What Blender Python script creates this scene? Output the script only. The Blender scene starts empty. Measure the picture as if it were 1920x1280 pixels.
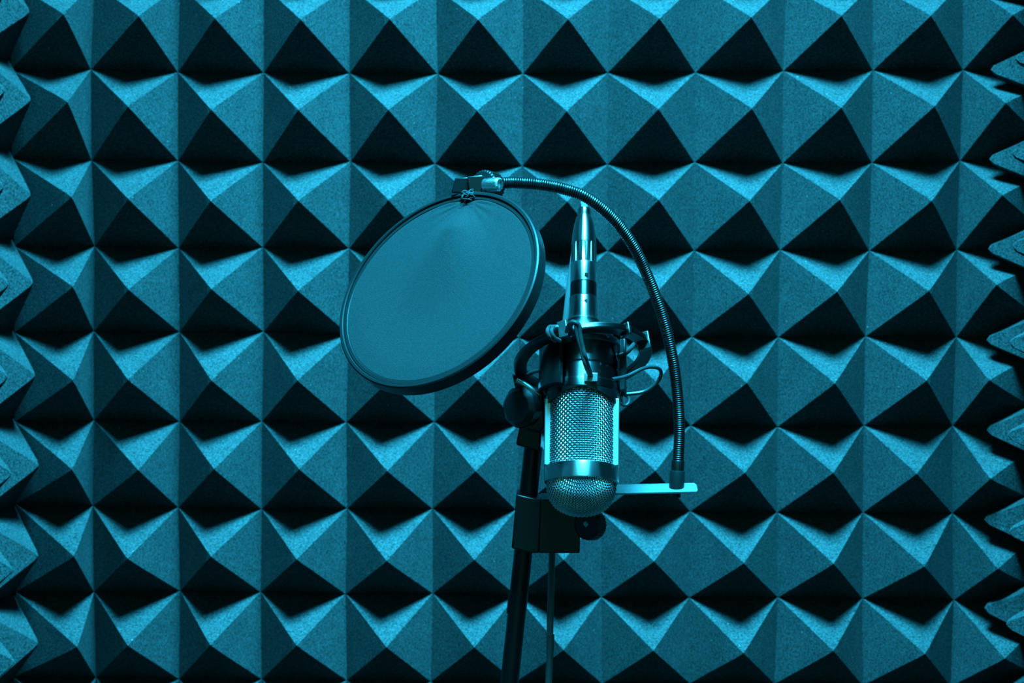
import bpy, math
import numpy as np
from mathutils import Vector, Matrix

# ---------------------------------------------------------------- camera
PITCH = 0.070            # spacing of the foam pyramids (7 cm)
SY = 1.0099              # the sheets hang slightly stretched
PH = 0.8 * PITCH         # pyramid height
Z0 = 1.35                # height of the frame centre above the floor
CAM = (0.3148, 0.46685, 21.3726, -0.020454, -0.0254136, -0.0057725, 3452.23)
def rot_rows():
    _, _, _, yaw, pit, rol, _ = CAM
    c, s = math.cos(yaw), math.sin(yaw); Ry = np.array([[c, -s, 0], [s, c, 0], [0, 0, 1]])
    c, s = math.cos(pit), math.sin(pit); Rp = np.array([[1, 0, 0], [0, c, s], [0, -s, c]])
    c, s = math.cos(rol), math.sin(rol); Rr = np.array([[c, 0, -s], [0, 1, 0], [s, 0, c]])
    return Rr @ Rp @ Ry
RR = rot_rows()
CP = np.array([CAM[0] * PITCH, -CAM[2] * PITCH, Z0 + CAM[1] * PITCH])
cam_d = bpy.data.cameras.new('camera')
cam = bpy.data.objects.new('camera', cam_d)
bpy.context.scene.collection.objects.link(cam)
cam.matrix_world = Matrix(((RR[0][0], RR[2][0], -RR[1][0], CP[0]), (RR[0][1], RR[2][1], -RR[1][1], CP[1]),
                           (RR[0][2], RR[2][2], -RR[1][2], CP[2]), (0, 0, 0, 1)))
cam_d.sensor_width = 36.0
cam_d.lens = CAM[6] / 1920 * 36.0
cam_d.clip_start = 0.05
cam_d.dof.use_dof = True; cam_d.dof.focus_distance = 1.26; cam_d.dof.aperture_fstop = 8.0
bpy.context.scene.camera = cam
scn = bpy.context.scene
scn.view_settings.view_transform = 'Standard'
scn.view_settings.look = 'None'
scn.view_settings.gamma = 1.0
scn.view_settings.use_curve_mapping = False
scn.view_settings.exposure = 0.0

# ---------------------------------------------------------------- light
world = bpy.data.worlds.new('room_ambience'); scn.world = world; world.use_nodes = True
bg = world.node_tree.nodes['Background']
bg.inputs[0].default_value = (0.12, 1.0, 0.85, 1); bg.inputs[1].default_value = 0.26
def area(name, loc, target, size, power, color, shape='SQUARE', size_y=None):
    l = bpy.data.lights.new(name, 'AREA'); l.shape = shape; l.size = size
    if size_y: l.size_y = size_y
    l.energy = power; l.color = color
    o = bpy.data.objects.new(name, l); scn.collection.objects.link(o)
    o.location = loc
    o.rotation_euler = (Vector(target) - Vector(loc)).to_track_quat('-Z', 'Y').to_euler()
    return o
KEY = area('ceiling_lamp_light', (0.12, -0.64, Z0 + 1.361), (-0.09, -0.10, Z0 - 0.75), 0.42, 68, (0.026, 0.61, 1.0))

KEY.data.spread = math.radians(70)

# ---------------------------------------------------------------- helpers
def at(px, py, y):
    """the point at depth y (metres in front of the back foam are negative) on a photo ray; used to measure the place"""
    f = CAM[6]; d = np.array([(px - 960) / f, 1.0, (640 - py) / f]) @ RR
    return CP + d * ((y - CP[1]) / d[1])
def unit(v): v = np.asarray(v, float); return v / np.linalg.norm(v)

class MB:
    def __init__(s): s.v = []; s.f = []; s.n = 0
    def add(s, V, F):
        V = np.asarray(V, float).reshape(-1, 3)
        s.v.append(V); s.f += [tuple(int(i) + s.n for i in f) for f in F]; s.n += len(V); return s
    def build(s, name, mat, parent=None, angle=35, bevel=0, kind=None):
        V = np.concatenate(s.v) if s.v else np.zeros((0, 3))
        o0 = np.array(ORIG[parent.name]) if parent is not None else np.zeros(3)
        m = bpy.data.meshes.new(name)
        m.from_pydata((V - o0).tolist(), [], s.f); m.validate(); m.update()
        bm_fix(m)
        if angle: m.shade_smooth(); m.set_sharp_from_angle(angle=math.radians(angle))
        m.materials.append(mat)
        o = bpy.data.objects.new(name, m); scn.collection.objects.link(o)
        if parent is not None: o.parent = parent
        ORIG[o.name] = o0
        if bevel:
            b = o.modifiers.new('bevel', 'BEVEL'); b.width = bevel; b.segments = 2; b.limit_method = 'ANGLE'; b.angle_limit = math.radians(30)
        return o
ORIG = {}
import bmesh
def bm_fix(m):
    b = bmesh.new(); b.from_mesh(m); bmesh.ops.recalc_face_normals(b, faces=b.faces); b.to_mesh(m); b.free()
def thing(name, label, cat, loc):
    o = bpy.data.objects.new(name, None); scn.collection.objects.link(o)
    o.location = tuple(float(c) for c in loc); o.empty_display_size = 0.02
    o['label'] = label; o['category'] = cat; ORIG[o.name] = np.array(loc, float); return o
def tag(o, label, cat):
    o['label'] = label; o['category'] = cat; return o

class Frame:
    """local axes: a (right), b (towards the viewer), c (along)"""
    def __init__(s, O, c, b): s.O = np.asarray(O, float); s.c = unit(c); b = np.asarray(b, float); s.b = unit(b - s.c * (b @ s.c)); s.a = unit(np.cross(s.c, s.b))
    def p(s, P): P = np.asarray(P, float); return s.O + P[..., 0:1] * s.a + P[..., 1:2] * s.b + P[..., 2:3] * s.c
def ring_faces(nr, ns, closed_u=False, cap=True):
    F = []
    for i in range(nr - (0 if closed_u else 1)):
        k = (i + 1) % nr
        for j in range(ns):
            l = (j + 1) % ns; F.append((i * ns + j, i * ns + l, k * ns + l, k * ns + j))
    if cap and not closed_u: F.append(tuple(range(ns))[::-1]); F.append(tuple((nr - 1) * ns + j for j in range(ns)))
    return F
def lathe(mb, fr, prof, ns=64, closed=False, ridge=0, nridge=0):
    """prof: list of (radius, height); closed profile makes a ring"""
    t = np.arange(ns) / ns * 2 * math.pi
    V = []
    for q in prof:
        r, h = q[0], q[1]
        rr = r + (ridge * (np.cos(t * nridge) > 0) if (len(q) > 2 and q[2]) else 0)
        V.append(np.stack([rr * np.cos(t), rr * np.sin(t), np.full(ns, h)], 1))
    mb.add(fr.p(np.concatenate(V)), ring_faces(len(prof), ns, closed_u=closed)); return mb
def arc_ring(mb, fr, r0, r1, h0, h1, a0, a1, n=32):
    """a piece of a flat ring between two angles (degrees)"""
    V = []; N = n + 1
    for k in range(N):
        a = math.radians(a0 + (a1 - a0) * k / n); c, s = math.cos(a), math.sin(a)
        V += [(r0 * c, r0 * s, h0), (r1 * c, r1 * s, h0), (r1 * c, r1 * s, h1), (r0 * c, r0 * s, h1)]
    mb.add(fr.p(np.array(V)), ring_faces(N, 4)); return mb
def catmull(P, step):
    P = np.asarray(P, float); Q = np.vstack([2 * P[0] - P[1], P, 2 * P[-1] - P[-2]]); out = []
    for i in range(1, len(Q) - 2):
        a, b, c, d = Q[i - 1:i + 3]
        t = np.linspace(0, 1, 24, endpoint=False)[:, None]
        out.append(0.5 * (2 * b + (c - a) * t + (2 * a - 5 * b + 4 * c - d) * t * t + (3 * b - a - 3 * c + d) * t ** 3))
    out = np.vstack(out + [P[-1:]])
    L = np.concatenate([[0], np.cumsum(np.linalg.norm(np.diff(out, axis=0), axis=1))])
    n = max(3, int(L[-1] / step) + 1); s = np.linspace(0, L[-1], n)
    return np.stack([np.interp(s, L, out[:, k]) for k in range(3)], 1)
def tube(mb, P, r, ns=12, cap=True, N=None):
    """tube along P; r a number or an array; N optional normals"""
    P = np.asarray(P, float); n = len(P); T = np.gradient(P, axis=0); T /= np.linalg.norm(T, axis=1)[:, None]
    if N is None:
        N = np.zeros_like(P); ref = np.array([0, -1.0, 0.0]) if abs(T[0][1]) < 0.9 else np.array([1.0, 0, 0])
        v = ref - T[0] * (ref @ T[0]); N[0] = v / np.linalg.norm(v)
        for i in range(1, n):
            v = N[i - 1] - T[i] * (N[i - 1] @ T[i]); N[i] = v / np.linalg.norm(v)
    B = np.cross(T, N); B /= np.linalg.norm(B, axis=1)[:, None]
    r = np.broadcast_to(np.asarray(r, float), (n,))
    t = np.arange(ns) / ns * 2 * math.pi
    V = P[:, None] + r[:, None, None] * (np.cos(t)[None, :, None] * N[:, None] + np.sin(t)[None, :, None] * B[:, None])
    mb.add(V.reshape(-1, 3), ring_faces(n, ns, cap=cap)); return mb
def box(mb, O, X, Y, Z):
    """box from a corner-less centre O and three half-extent vectors"""
    O, X, Y, Z = [np.asarray(q, float) for q in (O, X, Y, Z)]
    V = [O + i * X + j * Y + k * Z for i, j, k in ((-1, -1, -1), (1, -1, -1), (1, 1, -1), (-1, 1, -1), (-1, -1, 1), (1, -1, 1), (1, 1, 1), (-1, 1, 1))]
    mb.add(V, [(0, 3, 2, 1), (4, 5, 6, 7), (0, 1, 5, 4), (1, 2, 6, 5), (2, 3, 7, 6), (3, 0, 4, 7)]); return mb
def prism(mb, P, y0, y1):
    """solid block with the outline P (measured at depth y0) running back to y1"""
    A = [at(x, y, y0) for x, y in P]; B = [a + np.array([0, y1 - y0, 0]) for a in A]; n = len(P)
    mb.add(A + B, [tuple(range(n)), tuple(range(2 * n - 1, n - 1, -1))] + [(i, n + i, n + (i + 1) % n, (i + 1) % n) for i in range(n)]); return mb
def disc(mb, C, ax, r, th, ns=64, nr=0, dr=0, edge=0.0008):
    """a round knob: C centre of its front face, ax front direction"""
    fr = Frame(C, ax, (0.3, 0.2, 1))
    pr = [(r * 0.02, 0), (r - edge * 1.5, 0), (r, -edge * 1.5, 1), (r, -th + edge, 1), (r - edge, -th), (r * 0.02, -th)]
    lathe(mb, fr, pr, ns, ridge=dr, nridge=nr); return mb

# ---------------------------------------------------------------- materials
def mat(name, base, rough=0.5, metal=0.0, coat=0.0, noise=None, bump=None, aniso=0, spec=0.5, sheen=0):
    m = bpy.data.materials.new(name); m.use_nodes = True; nt = m.node_tree; b = nt.nodes['Principled BSDF']
    b.inputs['Base Color'].default_value = (*base, 1); b.inputs['Roughness'].default_value = rough
    b.inputs['Metallic'].default_value = metal; b.inputs['Coat Weight'].default_value = coat
    b.inputs['Specular IOR Level'].default_value = spec; b.inputs['Anisotropic'].default_value = aniso
    tc = nt.nodes.new('ShaderNodeTexCoord')
    if noise:   # (scale, low factor, high factor)
        n = nt.nodes.new('ShaderNodeTexNoise'); n.inputs['Scale'].default_value = noise[0]; n.inputs['Detail'].default_value = 3
        nt.links.new(tc.outputs['Object'], n.inputs['Vector'])
        r = nt.nodes.new('ShaderNodeMapRange'); r.inputs[1].default_value = 0.3; r.inputs[2].default_value = 0.7
        r.inputs[3].default_value = noise[1]; r.inputs[4].default_value = noise[2]
        nt.links.new(n.outputs['Fac'], r.inputs[0])
        mx = nt.nodes.new('ShaderNodeVectorMath'); mx.operation = 'SCALE'; mx.inputs[0].default_value = base
        nt.links.new(r.outputs[0], mx.inputs['Scale']); nt.links.new(mx.outputs[0], b.inputs['Base Color'])
    if bump:    # (scale, strength, distance)
        n = nt.nodes.new('ShaderNodeTexNoise'); n.inputs['Scale'].default_value = bump[0]; n.inputs['Detail'].default_value = 4
        nt.links.new(tc.outputs['Object'], n.inputs['Vector'])
        bp = nt.nodes.new('ShaderNodeBump'); bp.inputs['Strength'].default_value = bump[1]; bp.inputs['Distance'].default_value = bump[2]
        nt.links.new(n.outputs['Fac'], bp.inputs['Height']); nt.links.new(bp.outputs[0], b.inputs['Normal'])
    return m
def foam_mat():
    m = mat('charcoal_foam', (0.25, 0.25, 0.25), 0.95, noise=None, bump=(1000, 0.4, 0.0007), spec=0.15)
    nt = m.node_tree; b = nt.nodes['Principled BSDF']; tc = [n for n in nt.nodes if n.type == 'TEX_COORD'][0]
    n1 = nt.nodes.new('ShaderNodeTexNoise'); n1.inputs['Scale'].default_value = 760; n1.inputs['Detail'].default_value = 4
    n2 = nt.nodes.new('ShaderNodeTexNoise'); n2.inputs['Scale'].default_value = 40; n2.inputs['Detail'].default_value = 3
    for n in (n1, n2): nt.links.new(tc.outputs['Object'], n.inputs['Vector'])
    r1 = nt.nodes.new('ShaderNodeMapRange'); r1.inputs[1].default_value = 0.32; r1.inputs[2].default_value = 0.68; r1.inputs[3].default_value = 0.012; r1.inputs[4].default_value = 0.074
    r2 = nt.nodes.new('ShaderNodeMapRange'); r2.inputs[1].default_value = 0.3; r2.inputs[2].default_value = 0.7; r2.inputs[3].default_value = 0.9; r2.inputs[4].default_value = 1.1
    nt.links.new(n1.outputs['Fac'], r1.inputs[0]); nt.links.new(n2.outputs['Fac'], r2.inputs[0])
    mu = nt.nodes.new('ShaderNodeMath'); mu.operation = 'MULTIPLY'; nt.links.new(r1.outputs[0], mu.inputs[0]); nt.links.new(r2.outputs[0], mu.inputs[1])
    # sparse glints of cell walls catching light, painted into the colour as pale dots
    vo = nt.nodes.new('ShaderNodeTexVoronoi'); vo.inputs['Scale'].default_value = 150; nt.links.new(tc.outputs['Object'], vo.inputs['Vector'])
    lt = nt.nodes.new('ShaderNodeMapRange'); lt.inputs[1].default_value = 0.04; lt.inputs[2].default_value = 0.09; lt.inputs[3].default_value = 1; lt.inputs[4].default_value = 0
    nt.links.new(vo.outputs['Distance'], lt.inputs[0])
    sx = nt.nodes.new('ShaderNodeSeparateColor'); nt.links.new(vo.outputs['Color'], sx.inputs[0])
    gt = nt.nodes.new('ShaderNodeMath'); gt.operation = 'GREATER_THAN'; gt.inputs[1].default_value = 0.84; nt.links.new(sx.outputs[0], gt.inputs[0])
    mm = nt.nodes.new('ShaderNodeMath'); mm.operation = 'MULTIPLY'; nt.links.new(lt.outputs[0], mm.inputs[0]); nt.links.new(gt.outputs[0], mm.inputs[1])
    ad = nt.nodes.new('ShaderNodeMath'); ad.operation = 'MULTIPLY_ADD'; ad.inputs[1].default_value = 0.22; nt.links.new(mm.outputs[0], ad.inputs[0]); nt.links.new(mu.outputs[0], ad.inputs[2])
    cc = nt.nodes.new('ShaderNodeCombineColor')
    for k in range(3): nt.links.new(ad.outputs[0], cc.inputs[k])
    nt.links.new(cc.outputs[0], b.inputs['Base Color'])
    return m
FOAM = foam_mat()
PAINT = mat('dark_wall_paint', (0.05, 0.05, 0.055), 0.8, noise=(8, 0.9, 1.1))
CARPET = mat('dark_carpet', (0.03, 0.03, 0.03), 0.95, noise=(300, 0.6, 1.4), bump=(400, 0.5, 0.003))
BLACK_METAL = mat('satin_black_metal', (0.09, 0.09, 0.09), 0.30, 1.0, bump=(1500, 0.04, 0.0003))
GUN_METAL = mat('gunmetal', (0.36, 0.36, 0.36), 0.29, 1.0, bump=(1500, 0.03, 0.0003))
SILVER = mat('silver_metal', (0.92, 0.92, 0.92), 0.27, 1.0, bump=(1200, 0.05, 0.0003))
RAIL = mat('polished_rail', (0.8, 0.8, 0.8), 0.33, 1.0)
MESHWIRE = mat('wire_mesh', (0.62, 0.62, 0.62), 0.27, 1.0)
BLACK_PLASTIC = mat('black_plastic', (0.007, 0.007, 0.007), 0.36, 0.0, bump=(700, 0.08, 0.0004), spec=0.32)
BLACK_PAINT = mat('black_enamel', (0.005, 0.005, 0.005), 0.3, 0.0, bump=(300, 0.03, 0.0004), spec=0.3)
RUBBER = mat('black_rubber', (0.10, 0.10, 0.10), 0.34, 0.0, bump=(900, 0.1, 0.0004))
DARK = mat('dark_cloth_lining', (0.01, 0.01, 0.01), 0.9)
PLATE = mat('grey_painted_steel', (0.12, 0.12, 0.12), 0.6, 0.0, noise=(900, 0.8, 1.2))

def turned(name, base, rough):
    # lathe-turned metal: fine grooves around the microphone's axis stretch reflections along it
    m = mat(name, base, rough, 1.0, aniso=0.88); nt = m.node_tree
    v = nt.nodes.new('ShaderNodeCombineXYZ')
    for k, c in enumerate((math.sin(math.radians(0.5)), math.sin(math.radians(17)), math.cos(math.radians(17)))): v.inputs[k].default_value = c
    nt.links.new(v.outputs[0], nt.nodes['Principled BSDF'].inputs['Tangent']); return m
TURNED_BLACK = turned('turned_black_metal', (0.11, 0.11, 0.11), 0.36)
TURNED_GUN = turned('turned_gunmetal', (0.6, 0.6, 0.6), 0.27)
TURNED_SILVER = turned('turned_silver', (0.95, 0.95, 0.95), 0.32)

# ---------------------------------------------------------------- the room
def slab(name, x0, x1, y0, y1, z0, z1, m):
    o = box(MB(), ((x0 + x1) / 2, (y0 + y1) / 2, (z0 + z1) / 2), ((x1 - x0) / 2, 0, 0), (0, (y1 - y0) / 2, 0), (0, 0, (z1 - z0) / 2)).build(name, m, angle=0)
    o['kind'] = 'structure'; return o
XL, XR = -6.1 * PITCH, 6.27 * PITCH
BT = 0.02
slab('wall_back', XL - BT - 0.12, XR + BT + 0.12, BT, BT + 0.1, 0, 2.9, PAINT)
slab('wall_left', XL - BT - 0.12, XL - BT, -1.2, BT, 0, 2.9, PAINT)
slab('wall_right', XR + BT, XR + BT + 0.12, -1.2, BT, 0, 2.9, PAINT)
slab('floor', XL - BT - 0.12, XR + BT + 0.12, -3.0, BT + 0.1, -0.1, 0, CARPET)
DV = [(0,0,-1.5,1.3),(1,0,-0.7,-0.1),(2,0,-1.5,-0.7),(0,1,-1.7,-1.1),(1,1,-0.6,-1.9),(2,1,-2.0,-2.7),(4,0,-1.2,-1.6),(5,0,-1.7,-1.1),(6,0,-1.8,-0.0),(4,1,-1.3,-3.1),(5,1,-2.4,-3.1),(6,1,-2.5,-2.5),(8,0,0.6,1.3),(9,0,1.2,2.2),(10,0,4.4,3.7),(8,1,-0.5,-0.9),(9,1,0.2,-0.1),(10,1,2.5,1.5),(0,5,-0.6,-0.6),(1,5,-0.5,-1.2),(2,5,-1.9,-0.8),(0,6,-0.6,-0.1),(1,6,-0.2,0.1),(2,6,-2.2,0.1),(3,5,-3.0,-1.4),(4,5,-2.6,-1.6),(3,6,-3.1,-0.1),(4,6,-2.4,-0.0),(8,5,-3.0,-1.7),(9,5,-2.9,-1.2),(10,5,-0.5,-1.2),(8,6,-2.4,-0.4),(9,6,-2.3,0.0),(10,6,0.7,-0.2),(0,3,-0.8,0.8),(1,3,-0.4,-0.3),(2,3,-1.9,-0.1),(0,4,-0.8,-0.5),(1,4,-0.3,-1.2),(2,4,-2.4,-1.2),(8,3,-2.1,-0.7),(9,3,-2.4,0.0),(10,3,0.0,0.8),(8,4,-2.8,-1.7),(9,4,-3.0,-1.2),(10,4,-0.5,-1.1),(6,5,-4.1,-1.6),(7,5,-2.4,-1.0),(6,6,-4.3,-0.6),(7,6,-3.2,0.0),(-1,0,1.7,1.6),(-1,1,2.5,-0.5),(-1,2,4.1,-0.2),(-1,3,4.5,-0.1),(-1,4,4.8,-1.9),(-1,5,5.6,0.1),(-1,6,5.5,-1.6)]
DA = [(0.5,0.5,5.2,0.9),(1.5,0.5,0.9,-0.5),(2.5,0.5,-0.8,-0.3),(0.5,1.5,5.8,0.0),(1.5,1.5,0.8,-0.7),(2.5,1.5,-0.7,-1.4),(4.5,0.5,-0.8,-0.8),(5.5,0.5,-0.7,-0.5),(6.5,0.5,0.8,0.4),(7.5,0.5,3.4,2.2),(8.5,0.5,2.9,2.8),(9.5,0.5,5.0,4.4),(7.5,1.5,2.4,0.3),(8.5,1.5,2.4,1.3),(9.5,1.5,3.7,2.1),(0.5,5.5,5.4,0.5),(1.5,5.5,1.2,1.2),(2.5,5.5,-1.0,0.5),(0.5,6.5,5.4,1.1),(1.5,6.5,0.8,1.8),(2.5,6.5,-0.9,2.1),(3.5,5.5,0.0,0.0),(4.5,5.5,-1.0,0.5),(3.5,6.5,0.1,2.1),(4.5,6.5,-0.6,2.2),(8.5,5.5,0.5,0.2),(9.5,5.5,1.1,-0.5),(8.5,6.5,1.2,1.3),(9.5,6.5,2.5,1.0),(0.5,2.5,5.9,-0.4),(1.5,2.5,1.2,0.0),(2.5,2.5,-0.5,-0.6),(0.5,3.5,5.7,-0.1),(1.5,3.5,1.4,-0.5),(2.5,3.5,-0.8,-0.5),(7.5,2.5,2.0,-0.1),(8.5,2.5,1.0,0.8),(9.5,2.5,2.4,1.9),(7.5,3.5,1.5,0.5),(8.5,3.5,-0.0,1.0),(9.5,3.5,1.6,1.9),(-0.5,0.5,28.1,4.5),(-0.5,1.5,31.8,2.1),(-0.5,2.5,32.3,0.3),(-0.5,3.5,32.7,-0.8),(-0.5,4.5,31.7,-1.2),(-0.5,5.5,33.2,0.5),(-0.5,6.5,35.8,-0.0),(-0.5,-0.5,25.1,2.9),(10.5,0.5,-10.3,6.2),(10.5,1.5,-12.4,6.7),(10.5,2.5,-15.8,6.0),(10.5,3.5,-20.9,3.9),(10.5,4.5,-19.1,-2.4),(10.5,5.5,-12.1,-3.1),(10.5,6.5,-5.6,-2.2)]
def idw(tab):
    T = np.array(tab, float)
    def f(i, j):
        w = 1 / ((T[:, 0] - i) ** 2 + (T[:, 1] - j) ** 2 + 0.02) ** 1.8
        return (w @ T[:, 2:4]) / w.sum() * 1e-3
    return f
def foam_sheet(ni, nj, place, N, tipcut=0.03):
    """ni x nj pyramids in one sheet; place(i, j, h) -> valley point / apex point helpers"""
    corner, apex = place
    C = np.array([[corner(i, j) for j in range(nj + 1)] for i in range(ni + 1)])
    A = np.array([[apex(i, j) for j in range(nj)] for i in range(ni)])
    g = np.linspace(-1, 1, N + 1)
    M = ni * N + 1; K = nj * N + 1
    V = np.zeros((M, K, 3))
    for i in range(ni):
        for j in range(nj):
            uu, vv = np.meshgrid(g, g, indexing='ij')
            m = np.maximum(abs(uu), abs(vv))
            u01, v01 = (uu + 1) / 2, (vv + 1) / 2
            base = ((1 - u01) * (1 - v01))[..., None] * C[i, j] + (u01 * (1 - v01))[..., None] * C[i + 1, j] + \
                   ((1 - u01) * v01)[..., None] * C[i, j + 1] + (u01 * v01)[..., None] * C[i + 1, j + 1]
            mid = (C[i, j] + C[i + 1, j] + C[i, j + 1] + C[i + 1, j + 1]) / 4
            w = 1 - m
            
            w = np.where(m < tipcut, 1 - tipcut, w)                 # blunt tip
            V[i * N:(i + 1) * N + 1, j * N:(j + 1) * N + 1] = base + w[..., None] * (A[i, j] - mid)
    idx = np.arange(M * K).reshape(M, K)
    F = []
    for i in range(M - 1):
        for j in range(K - 1):
            a, b, c, d = idx[i, j], idx[i + 1, j], idx[i + 1, j + 1], idx[i, j + 1]
            uu = (i % N + 0.5) / N - 0.5; vv = (j % N + 0.5) / N - 0.5
            if uu * vv > 0: F += [(a, b, c), (a, c, d)]
            else: F += [(a, b, d), (b, c, d)]
    return V, F, idx
def close_sheet(mb, V, F, idx, back):
    """adds the sheet and its flat back and edges; back(p) projects a rim point to the wall"""
    M, K = idx.shape; P = V.reshape(-1, 3)
    rim = [idx[i, 0] for i in range(M)] + [idx[M - 1, j] for j in range(1, K)] + [idx[i, K - 1] for i in range(M - 2, -1, -1)] + [idx[0, j] for j in range(K - 2, 0, -1)]
    n = len(P); B = np.array([back(P[k]) for k in rim]); L = len(rim)
    F = F + [(rim[k], n + k, n + (k + 1) % L, rim[(k + 1) % L]) for k in range(L)] + [tuple(n + k for k in range(L))]
    mb.add(np.vstack([P, B]), F); return mb
fv, fa = idw(DV), idw(DA)
rs = np.random.RandomState(4)
J = rs.normal(0, 0.0006, (40, 40, 4))
I0, I1, J0, J1 = -1, 11, -5, 11
def bc(i, j):
    i += I0; j += J0; d = fv(min(max(i, -1), 11), min(max(j, -1), 7))
    if i == 11: return (XR - 0.001, 0.0, Z0 + (3 - j) * SY * PITCH)
    return ((i - 5) * PITCH + d[0] + J[i + 9, j + 9, 0] * (i > -1), J[i + 9, j + 9, 2] * 0.7, Z0 + (3 - j) * SY * PITCH + d[1] + J[i + 9, j + 9, 1])
def ba(i, j):
    i += I0; j += J0; d = fa(i + .5, min(max(j + .5, -.5), 6.5))
    return ((i + .5 - 5) * PITCH + d[0], -PH + J[i + 9, j + 9, 3], Z0 + (3 - (j + .5)) * SY * PITCH + d[1] + J[i + 9, j + 9, 3])
V, F, idx = foam_sheet(I1 - I0, J1 - J0, (bc, ba), 16, 0.03)
o = close_sheet(MB(), V, F, idx, lambda p: (p[0], BT - 0.0005, p[2])).build('acoustic_foam', FOAM, angle=0)
tag(o, 'large pyramid acoustic foam sheet covering the back wall behind the microphone', 'acoustic foam')
CORNER = np.array([bc(0, j) for j in range(J1 - J0 + 1)])   # where the left sheet is pushed up against the back one

def side_sheet(sign, xb, xt, z_top_tip, pz, nrow_up, nrow, ncol, cut, label):
    """side walls: pyramids point into the room; columns run towards the viewer"""
    r = np.random.RandomState(7 + (sign > 0)); q = r.normal(0, 1, (30, 40, 4))
    def c(i, j):
        z = z_top_tip + (nrow_up - j + 0.5) * pz
        x = xb
        if i == 0 and sign < 0: x = float(np.interp(z, CORNER[::-1, 2], CORNER[::-1, 0])) - 0.0015
        return (x, -0.0006 - i * PITCH, z + q[i, j, 0] * 0.0006)
    def a(i, j):
        z = z_top_tip + (nrow_up - j) * pz
        return (xt(z) + q[i, j, 1] * 0.0008, -(i + 0.5) * PITCH + q[i, j, 2] * 0.001, z + q[i, j, 3] * 0.0008)
    V, F, idx = foam_sheet(ncol, nrow, (c, a), 20, cut)
    if sign < 0: F = [f[::-1] for f in F]
    o = close_sheet(MB(), V, F, idx, lambda p: (xb + sign * (BT - 0.0005), p[1], p[2])).build('acoustic_foam', FOAM, angle=0)
    return tag(o, label, 'acoustic foam')
zl0, zl1 = at(55, 20, -.035)[2], at(76, 1210, -.035)[2]
xl0, xl1 = at(57, 20, -.035)[0], at(77, 1210, -.035)[0]
side_sheet(-1, XL, lambda z: float(np.interp(z, [zl1, zl0], [xl1, xl0])), zl0, (zl0 - zl1) / 7, 4, 16, 7, 0.03,
           'pyramid acoustic foam sheet on the left wall, its tips poking in at the left edge')
zr0, zr1 = at(1842, 130, -.035)[2], at(1843, 1140, -.035)[2]
xr = at(1841, 640, -.035)[0]
side_sheet(1, XR, lambda z: xr, zr0, (zr0 - zr1) / 6, 4, 15, 7, 0.06,
           'pyramid acoustic foam sheet on the right wall, blunt tips poking in at the right edge')

# ---------------------------------------------------------------- microphone
R_ = math.radians
O = at(1090.5, 877, -0.235)
tilt, roll = R_(17), R_(0.5)
MIC = Frame(O, (math.sin(roll), math.sin(tilt), math.cos(tilt)), (-0.04, -1, 0))
def mm(prof): return [(p[0] / 1000, p[1] / 1000) + tuple(p[2:]) for p in prof]
def mf(r, t, phi=90):
    """point on the microphone: radius, height along it (mm), angle (90 faces the viewer, 0 is right)"""
    return MIC.p(np.array([r * math.cos(R_(phi)), r * math.sin(R_(phi)), t]) / 1000)
mic = thing('condenser_microphone', 'black side-address condenser microphone with silver wire grille hanging head down in its shock mount', 'microphone', mf(0, 0))
# lower band around the head
lathe(MB(), MIC, mm([(24.3, 0.6), (25.4, 0.2), (25.6, -0.6), (25.6, -9.4), (25.3, -10.4), (24.2, -11), (22.5, -11), (22.5, 0.6)]), 96, closed=True).build('head_band', TURNED_GUN, mic)
# upper body shell
lathe(MB(), MIC, mm([(20, 52), (24.8, 52), (25.5, 52.6), (25.6, 53.4), (25.6, 57.6), (25.3, 58.4), (24.9, 58.8), (24.8, 59.2), (24.6, 66.5), (24.2, 68.6), (23.6, 69.4), (23.3, 70),
                     (23.6, 70.6), (24.2, 71.2), (24.3, 74.5), (23.6, 79), (22.4, 82.5), (21.8, 85), (21.6, 92), (21.0, 96), (19.0, 99), (15, 101.6), (12.0, 103.4), (10.8, 105)]), 96).build('body_shell', TURNED_BLACK, mic)
nk = lathe(MB(), MIC, mm([(9.4, 103), (10.9, 104.6), (11.2, 105.4), (10.7, 106), (9.9, 106.2), (9.9, 121.4), (9.6, 122)]), 64).build('connector_neck', TURNED_GUN, mic)
hole = MB(); hp = mf(9.75, 117, 78); tube(hole, [hp, hp + (MIC.b * 0.00035)], 0.0012, 16); hole.build('screw_hole', DARK, nk)
# side rails of the grille
for s in (1, -1):
    m = MB(); V = []
    for t in (0, 47):
        for rx, ry in ((21.2, 9.5), (25.6, 9.5), (25.6, -9.5), (21.2, -9.5)):
            V.append(MIC.p(np.array([s * rx, ry, t]) / 1000))
    m.add(V, [(0, 1, 2, 3), (7, 6, 5, 4)] + [(k, 4 + k, 4 + (k + 1) % 4, (k + 1) % 4) for k in range(4)])
    m.build('grille_rail', RAIL, mic, bevel=0.0006)
m = MB(); V = []; NA = 60  # dark arch added to stand for the shade along the grille's top edge
for k in range(NA + 1):
    ph = R_(18 + 144 * k / NA); tb = 51.5 - 9.5 * abs(math.cos(ph)) ** 1.6
    for r, t in ((23.7, 52.6), (25.3, 52.6), (25.3, tb + .6), (24.9, tb), (23.7, tb)):
        V.append((r * math.cos(ph), r * math.sin(ph), t))
m.add(MIC.p(np.array(V) / 1000), ring_faces(NA + 1, 5)).build('grille_shade_arch', BLACK_METAL, mic)
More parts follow.
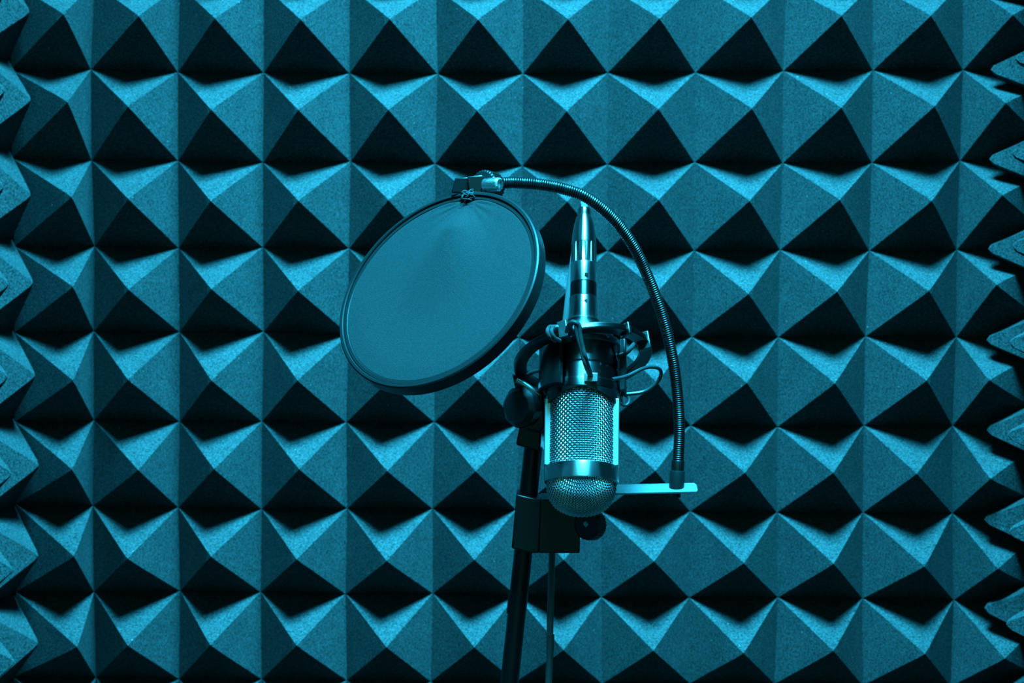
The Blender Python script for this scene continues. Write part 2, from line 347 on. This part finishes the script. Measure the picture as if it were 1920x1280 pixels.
def weave(mb, S, na, nb, per, amp, r, mask=None, ns=5):
    """woven wires over the surface S(a, b) -> (points, normals), a and b in 0..1; na, nb wires"""
    for which, n, m in ((0, na, nb), (1, nb, na)):
        for k in range(n):
            t = np.linspace(0, 1, m * per + 1); f = (k + 0.5) / n
            a, b = (np.full_like(t, f), t) if which == 0 else (t, np.full_like(t, f))
            P, N = S(a, b)
            ph = np.cos(t * m * math.pi + k * math.pi) * (1 if which == 0 else -1)
            P = P + N * (amp * ph)[:, None]
            if mask is None: tube(mb, P, r, ns, cap=False, N=N)
            else:
                ok = mask(a, b); st = None
                for q in range(len(t) + 1):
                    v = q < len(t) and ok[q]
                    if v and st is None: st = q
                    if not v and st is not None:
                        if q - st > 4: tube(mb, P[st:q], r, ns, cap=False, N=N[st:q])
                        st = None
def cyl(a, b):
    ph = R_(22) + (R_(158) - R_(22)) * a; r = 0.0231
    return MIC.p(np.stack([r * np.cos(ph), r * np.sin(ph), (0.0 + 53 * b) / 1000], 1)), np.stack([np.cos(ph), np.sin(ph), 0 * ph], 1) @ np.array([MIC.a, MIC.b, MIC.c])
m = MB(); weave(m, cyl, 32, 34, 6, 0.00030, 0.00030)
gr = m.build('grille', MESHWIRE, mic, angle=60)
gr['label'] = 'silver woven wire grille'
lathe(MB(), MIC, mm([(20.6, 0), (20.6, 52)]), 48).build('inner_screen', DARK, mic)
def dome(a, b):
    p, q = (a - .5) * 2, (b - .5) * 2; c = math.cos(R_(45)); x, y = (p - q) * c, (p + q) * c
    rho = np.sqrt(x * x + y * y) + 1e-9; u = np.clip(rho / 1.0, 0, 1)
    th = u * math.pi / 2
    r = 23.6 * np.sin(th) ** 0.85; z = -10.5 - 22.5 * np.cos(th) ** 0.8
    P = np.stack([r * x / rho, r * y / rho, z], 1) / 1000
    N = np.stack([np.sin(th) * x / rho, np.sin(th) * y / rho, -np.cos(th)], 1)
    return MIC.p(P), N @ np.array([MIC.a, MIC.b, MIC.c])
m = MB(); weave(m, dome, 44, 44, 5, 0.00028, 0.00031, mask=lambda a, b: ((a - .5) ** 2 + (b - .5) ** 2) < 0.25)
m.build('head_dome', MESHWIRE, mic, angle=60)
lathe(MB(), MIC, mm([(22.3 * math.sin(t) ** .85 + .05, -10 - 21.3 * math.cos(t) ** .8) for t in np.linspace(math.pi / 2, 0.001, 16)]), 48).build('dome_lining', DARK, mic)

# ---------------------------------------------------------------- microphone cable
cab = thing('microphone_cable', 'silver connector plug with a dark cable looping back down behind the microphone', 'cable', mf(0, 122.4))
lathe(MB(), MIC, mm([(8, 122.4), (9.3, 122.6), (9.3, 131.6), (8.9, 132.2), (8, 132.3)]), 64).build('locking_ring', TURNED_BLACK, cab)
pl = lathe(MB(), MIC, mm([(8, 132.4), (9.2, 132.7), (9.35, 133.2), (9.35, 146.4), (9.0, 147), (8, 147)]), 64).build('plug_barrel', TURNED_SILVER, cab)
pl['label'] = 'bright silver barrel'
lt = MB(); q = MIC.O + MIC.c * 0.1362 + MIC.b * 0.0093 + MIC.a * 0.0022
box(lt, q, MIC.a * 0.0013, MIC.b * 0.0004, MIC.c * 0.0013); lt.build('release_latch', BLACK_PLASTIC, pl, bevel=0.0002)
lathe(MB(), MIC, mm([(8, 147.1), (8.9, 147.2), (9.2, 147.8, 1), (9.0, 160, 1), (8.6, 162)]), 120, ridge=-0.0006, nridge=12).build('grip_sleeve', TURNED_GUN, cab)
lathe(MB(), MIC, mm([(8, 161.9), (8.9, 162), (8.7, 165), (8.0, 171), (6.9, 177), (5.6, 181.6), (4.6, 183), (4.5, 183.3), (4.7, 184), (4.7, 187.4), (4.0, 188.6), (2.2, 189)]), 64).build('cable_boot', TURNED_GUN, cab)
pts = [mf(0, 186), mf(0, 191)] + [at(*q) for q in ((1094, 381, -.171), (1094, 384, -.160), (1089, 405, -.150), (1080, 455, -.146), (1069, 530, -.147), (1061, 600, -.149), (1051, 690, -.150), (1043, 790, -.150), (1038, 900, -.150), (1035, 1040, -.155), (1032.5, 1130, -.178), (1030, 1220, -.196), (1028.5, 1280, -.198))]
e = pts[-1]; pts += [np.array([e[0] - 0.02, e[1], 0.7]), np.array([e[0] - 0.03, e[1] + 0.005, 0.2]), np.array([e[0] - 0.05, e[1] - 0.02, 0.03]), np.array([e[0] - 0.12, e[1] - 0.15, 0.0035]), np.array([e[0] - 0.2, e[1] - 0.5, 0.0035])]
tube(MB(), catmull(pts, 0.004), 0.0025, 12).build('cord', mat('grey_cable_jacket', (0.11, 0.11, 0.11), 0.33, bump=(900, 0.1, 0.0003)), cab)

# ---------------------------------------------------------------- shock mount
sm = thing('shock_mount', 'black ring shock mount with elastic cords cradling the microphone', 'shock mount', mf(0, 77))
SC = at(1093, 673, -0.201)
SR = Frame(SC, (-math.sin(R_(8)), math.sin(R_(30)) , math.cos(R_(30))), (0, -1, 0))
def sr(r, phi, h=0): return SR.p(np.array([r * math.cos(R_(phi)), r * math.sin(R_(phi)), h]) / 1000)
lathe(MB(), SR, mm([(40, -1.4), (40.7, -2.1), (48.2, -2.1), (49, -1.3), (49, 1.5), (48.4, 2.1), (40.7, 2.1), (40, 1.4)]), 128, closed=True).build('outer_ring', TURNED_BLACK, sm)
IR = Frame(MIC.O, MIC.c, MIC.b)
ir = lathe(MB(), IR, mm([(22.6, 85.4), (23.2, 85), (26.2, 85), (26.8, 85.6), (26.6, 88.6), (25.4, 90.2), (23.4, 90.2), (22.6, 89.6)]), 96, closed=True).build('inner_ring', TURNED_BLACK, sm)
for a0, a1 in ((119, 205), (-25, 14)):
    arc_ring(MB(), IR, 0.0262, 0.0305, 0.0535, 0.0905, a0, a1, 20).build('cradle_arm', BLACK_PLASTIC, sm, bevel=0.0008)
for phi, w, hh in ((46, 1.3, 4.8), (103, 3.6, 6.6), (16, 1.5, 7.0), (-60, 2.0, 5.5), (-120, 2.0, 5.5)):
    m = MB(); c = sr(45.5, phi); rad = unit(c - SR.O); tan = np.cross(SR.c, rad)
    box(m, c - rad * 0.0002, tan * w / 1000, rad * 0.0048, SR.c * hh / 1000)
    m.build('cord_post', BLACK_METAL, sm, bevel=0.0007)
m = MB(); cl = mf(26.4, 57.5, 76); box(m, cl, MIC.a * 0.0046, MIC.b * 0.0011, MIC.c * 0.0030); m.build('cord_clip', GUN_METAL, sm, bevel=0.0003)
CORD = mat('elastic_cord', (0.02, 0.02, 0.02), 0.32, bump=(1500, 0.2, 0.0003))
def cord(P, r=0.0014): tube(MB(), catmull(P, 0.0012), r, 10).build('elastic_cord', CORD, sm)
y = -.250
cord([at(1070, 622, -.245), at(1070, 610, -.257), at(1076, 604, -.262), at(1086, 610, -.262), at(1087, 625, -.262), at(1092, 650, -.262), at(1099, 675, -.261), mf(27.8, 58.5, 77)], 0.0016)
cord([at(1062, 622, -.25), at(1066, 608, -.258), at(1074, 602, -.261), at(1079, 607, -.262), at(1081, 625, -.262), at(1089, 655, -.262), at(1098, 688, -.261), mf(27.6, 59, 79)], 0.0012)
for dx in (0, 8):
    cord([at(1036 + dx, 612, -.243), at(1030 + dx, 613, -.252), at(1026 + dx, 622, -.256), at(1032 + dx, 633, -.256), at(1042 + dx, 639, -.252)], 0.0014)
cord([at(1148, 711, -.252), at(1175, 705, -.245), at(1205, 691, -.236), at(1224, 688, -.228), at(1237, 692, -.222), at(1239, 704, -.218), at(1229, 720, -.215), at(1207, 734, -.214), at(1175, 739, -.215)], 0.0013)
cord([at(1173, 725, -.215), at(1165, 745, -.22), at(1165, 755, -.222), at(1171, 760, -.222), at(1178, 756, -.22), at(1179, 746, -.216), at(1172, 740, -.213)], 0.0012)
cord([at(1160, 668, -.222), at(1175, 660, -.215), at(1190, 645, -.205), at(1200, 640, -.2)], 0.0018)
cord([at(1030, 692, -.222), at(1005, 696, -.21), at(990, 702, -.2)], 0.0014)
tube(MB(), catmull([at(968, 712, -.205), at(985, 722, -.205), at(1010, 738, -.205), at(1022, 744, -.203)], 0.001), 0.0022, 12).build('link_rod', GUN_METAL, sm)
prism(MB(), [(960, 700), (984, 716), (1004, 730), (1004, 746), (968, 738)], -.203, -.190).build('ring_bracket', BLACK_PLASTIC, sm, bevel=0.0012)
# swivel joint of the mount
prism(MB(), [(985, 730), (1020, 730), (1024, 800), (1014, 812), (985, 806)], -.207, -.178).build('swivel_body', BLACK_PAINT, sm, bevel=0.002)
sk = disc(MB(), at(968, 763, -.208), (-.62, -.78, .05), 0.0142, 0.013, 64, nr=8, dr=0.0005, edge=0.0022).build('tightening_knob', BLACK_PLASTIC, sm)
prism(MB(), [(976, 790), (1016, 796), (1013, 848), (967, 834)], -.201, -.176).build('thread_socket', BLACK_PAINT, sm, bevel=0.0015)
disc(MB(), at(995, 748, -.2075), (0, -1, 0.3), 0.0022, 0.002, 24, edge=0.0005).build('screw_head', GUN_METAL, sm)

# ---------------------------------------------------------------- microphone stand
P1, P2 = at(1000, 838, -.187), at(951.5, 1300, -.181)
dn = unit(P2 - P1); P3 = P1 + dn * ((0.10 - P1[2]) / dn[2]); foot = P1 + dn * ((0.0 - P1[2]) / dn[2])
st = thing('microphone_stand', 'black microphone stand pole leaning slightly, carrying the shock mount', 'microphone stand', foot)
tube(MB(), [P1, P1 + dn * 0.03, at(979.5, 1050, -.185), P1 + dn * 0.5, P3], 0.0066, 32).build('pole', BLACK_PAINT, st)
q = at(968, 1150, -.183); fr = Frame(q, dn, (0, -1, 0))
lathe(MB(), fr, mm([(6.7, -14), (7.1, -13.6), (7.1, 0), (6.7, .4)]), 32, closed=True).build('pole_collar', BLACK_PAINT, st)
fr = Frame(P3, (0, 0, 1), (0, -1, 0))
lathe(MB(), fr, mm([(7, -60), (16, -58), (18, -40), (18, 0), (14, 8), (7, 10)]), 32).build('leg_hub', BLACK_PLASTIC, st)
for k in range(3):
    a = R_(90 + 120 * k); d = np.array([math.cos(a), math.sin(a), 0]) * 0.16
    l = tube(MB(), [P3 + d * 0.08 + (0, 0, -.03), np.array([P3[0], P3[1], 0.012]) + d], 0.007, 16).build('leg', BLACK_PAINT, st)
    tube(MB(), [np.array([P3[0], P3[1], 0.016]) + d * .97, np.array([P3[0], P3[1], 0.0095]) + d * 1.06], 0.0095, 16).build('rubber_foot', RUBBER, l)

# ---------------------------------------------------------------- pop filter
FC = at(819.2, 539.1, -.266)
n_ = unit((-.474, -.707, .53)); U_ = unit((.75, 0, .67)); U_ = unit(U_ - n_ * (U_ @ n_)); W_ = np.cross(n_, U_); W_ = W_ * np.sign(-W_[2])
pf = thing('pop_filter', 'round black fabric pop filter on a ribbed gooseneck clamped to the stand', 'pop filter', FC)
FF = Frame(FC, n_, W_)
lathe(MB(), FF, mm([(74.4, 0.2), (74.9, 0.9), (76.6, 0.9), (77.5, 0.1), (77.5, -9.2), (76.8, -10), (74.8, -10), (74.4, -9.6)]), 192, closed=True).build('outer_hoop', BLACK_PLASTIC, pf)
lathe(MB(), FF, mm([(71.4, -0.9), (71.8, -0.4), (73.9, -0.4), (74.2, -0.9), (74.1, -9), (73.6, -9.6), (71.8, -9.6), (71.4, -9)]), 192, closed=True).build('inner_hoop', BLACK_PLASTIC, pf)
kd = unit(U_ * .755 + W_ * -.657); KP = FC + kd * 0.0745 + n_ * 0.001
def fabric():
    m = MB(); NR, NS = 70, 220; V = []; lk = np.array([kd @ FF.a, kd @ FF.b])
    for i in range(NR + 1):
        r = 0.0716 * i / NR
        for j in range(NS):
            t = 2 * math.pi * j / NS; x, y = r * math.cos(t), r * math.sin(t)
            dx, dy = x - lk[0] * 0.0716, y - lk[1] * 0.0716; d = math.hypot(dx, dy)
            rad = 1 - (r / 0.0716) ** 2
            ang = math.atan2(dx * lk[1] - dy * lk[0], -(dx * lk[0] + dy * lk[1]))
            z = -0.0014 - 0.0035 * rad * rad + 0.0085 * math.exp(-((d - .03) / (.016 if d < .03 else .06)) ** 2) * math.exp(-(ang / .55) ** 2) * min(1, rad * 4)
            z += 0.0015 * math.exp(-d / 0.011) * math.cos(ang * 22) * (1 if abs(ang) > .35 else .3) * min(1, d / 0.004)
            V.append((x, y, z))
    F = [(i * NS + j, i * NS + (j + 1) % NS, (i + 1) * NS + (j + 1) % NS, (i + 1) * NS + j) for i in range(NR) for j in range(NS)]
    m.add(FF.p(np.array(V)), F); return m
NYLON = mat('black_nylon', (0.0074, 0.0074, 0.0074), 0.85, noise=(1700, 0.15, 1.85), bump=(1800, 0.7, 0.0006), spec=0.25)
NYLON.node_tree.nodes['Principled BSDF'].inputs['Sheen Weight'].default_value = 0.02
o = fabric().build('fabric', NYLON, pf, angle=0); o.data.shade_smooth()
so = o.modifiers.new('cloth_thickness', 'SOLIDIFY'); so.thickness = 0.0005
# gathered knot of cloth
kn = MB(); r = np.random.RandomState(3)
for k in range(26):
    c = KP + n_ * r.uniform(-.003, .0005) + kd * r.uniform(-.004, .004) + np.cross(n_, kd) * r.uniform(-.004, .004)
    a = unit(r.normal(0, 1, 3)); b = unit(np.cross(a, r.normal(0, 1, 3))); t = np.linspace(0, 2 * math.pi * .85, 14)
    tube(kn, c + np.outer(np.cos(t), a) * .0022 + np.outer(np.sin(t), b) * .0022, 0.0006, 6)
kn.build('knot', DARK, pf, angle=60)
# bracket and knobs that grip the hoop
prism(MB(), [(853, 333), (874, 332), (906, 329), (912, 360), (903, 366), (868, 362), (846, 361)], -.2275, -.2175).build('hoop_bracket', BLACK_PAINT, pf, bevel=0.0008)
prism(MB(), [(876, 331), (904, 328), (907, 333), (902, 362), (880, 360)], -.230, -.2275).build('bracket_plate', BLACK_METAL, pf, bevel=0.0006)
disc(MB(), at(905, 348, -.224), (-.55, -.8, .1), 0.0107, 0.0115, 180, nr=30, dr=0.0006, edge=0.0006).build('ribbed_knob', BLACK_PLASTIC, pf)
ax = unit((.80, -.58, .02)); c0 = at(938, 345, -.240)
scw = lathe(MB(), Frame(c0, ax, (0, 0, 1)), mm([(1.2, -.4), (1.8, 0), (3.6, 0), (4.6, -1, 1), (4.8, -1.2, 1), (4.8, -9.6, 1), (4.4, -10.2), (4.4, -13)]), 144, ridge=-0.0006, nridge=24).build('thumb_screw', SILVER, pf)
scw['label'] = 'bright silver knurled thumb screw'
# gooseneck
NECK = mat('blackened_steel', (0.055, 0.055, 0.055), 0.34, 1.0)
gp = catmull([at(*q) for q in ((944, 343, -.224), (965, 342.5, -.224), (1000, 344.5, -.224), (1030, 348.5, -.2235), (1060, 355, -.223), (1095, 367.5, -.2215), (1129, 391, -.218), (1160, 422, -.213), (1190, 466, -.207), (1214, 517, -.2), (1234, 568, -.196), (1251, 625, -.192), (1264, 688, -.188), (1271, 748, -.184), (1274, 805, -.182), (1271.5, 868, -.18))], 0.00019)
L = np.concatenate([[0], np.cumsum(np.linalg.norm(np.diff(gp, axis=0), axis=1))])
tube(MB(), gp, 0.00335 + 0.00075 * np.sqrt(np.abs(np.sin(L / 0.00155 * math.pi))), 20).build('gooseneck', NECK, pf, angle=80)
b0, b1 = at(1268.5, 914, -.180), at(1271.5, 862, -.180); gf = Frame(b0, b1 - b0, (0, -1, 0))
lathe(MB(), gf, mm([(5.0, -.4), (5.4, 0), (5.45, 11.8), (5.2, 12.4), (4.5, 12.6)]), 48).build('neck_socket', BLACK_PLASTIC, pf)
lathe(MB(), gf, mm([(4, 12.4), (4.7, 12.6), (4.75, 18.6), (4.4, 19.6), (3.6, 20)]), 48).build('neck_ferrule', BLACK_METAL, pf)
# flat bar: right end free, left end bolted into the clamp
e0, e1 = at(1087, 919, -.180), at(1307, 914.5, -.180); X = (e1 - e0) / 2; t = R_(13)
Y = np.array([0, -math.cos(t), -math.sin(t)]) * 0.0092; Zv = unit(np.cross(X, Y)) * 0.0008
m = MB(); c = (e0 + e1) / 2 - X * .15; Xh = X * 1.15
Vb = [c - Xh - Y, c + Xh * .97 - Y, c + Xh - Y * .6, c + Xh + Y * .7, c + Xh * .98 + Y, c - Xh + Y]
m.add([v - Zv for v in Vb] + [v + Zv for v in Vb], [(5, 4, 3, 2, 1, 0), (6, 7, 8, 9, 10, 11)] + [(k, (k + 1) % 6, 6 + (k + 1) % 6, 6 + k) for k in range(6)])
m.build('mounting_bar', PLATE, pf, bevel=0.0003)
tube(MB(), [b0 - gf.c * .0005, b0 - gf.c * .0068], 0.0035, 6).build('bar_nut', BLACK_METAL, pf)
# clamp on the pole
prism(MB(), [(968, 926), (1015, 937), (1011, 1037), (998, 1037), (959, 1028)], -.203, -.1675).build('clamp_jaw', BLACK_PAINT, pf, bevel=0.0012)
prism(MB(), [(1012, 936), (1089, 938), (1087, 1037), (1009, 1037)], -.200, -.158).build('clamp_body', BLACK_PAINT, pf, bevel=0.001)
ck = disc(MB(), at(1100, 983, -.209), (-.55, -.82, .12), 0.0106, 0.0095, 120, nr=30, dr=0.0004, edge=0.0008).build('clamp_knob', BLACK_PLASTIC, pf)
disc(MB(), at(1097, 982, -.210), (-.55, -.82, .12), 0.0021, 0.002, 20, edge=0.0004).build('knob_screw', GUN_METAL, ck)
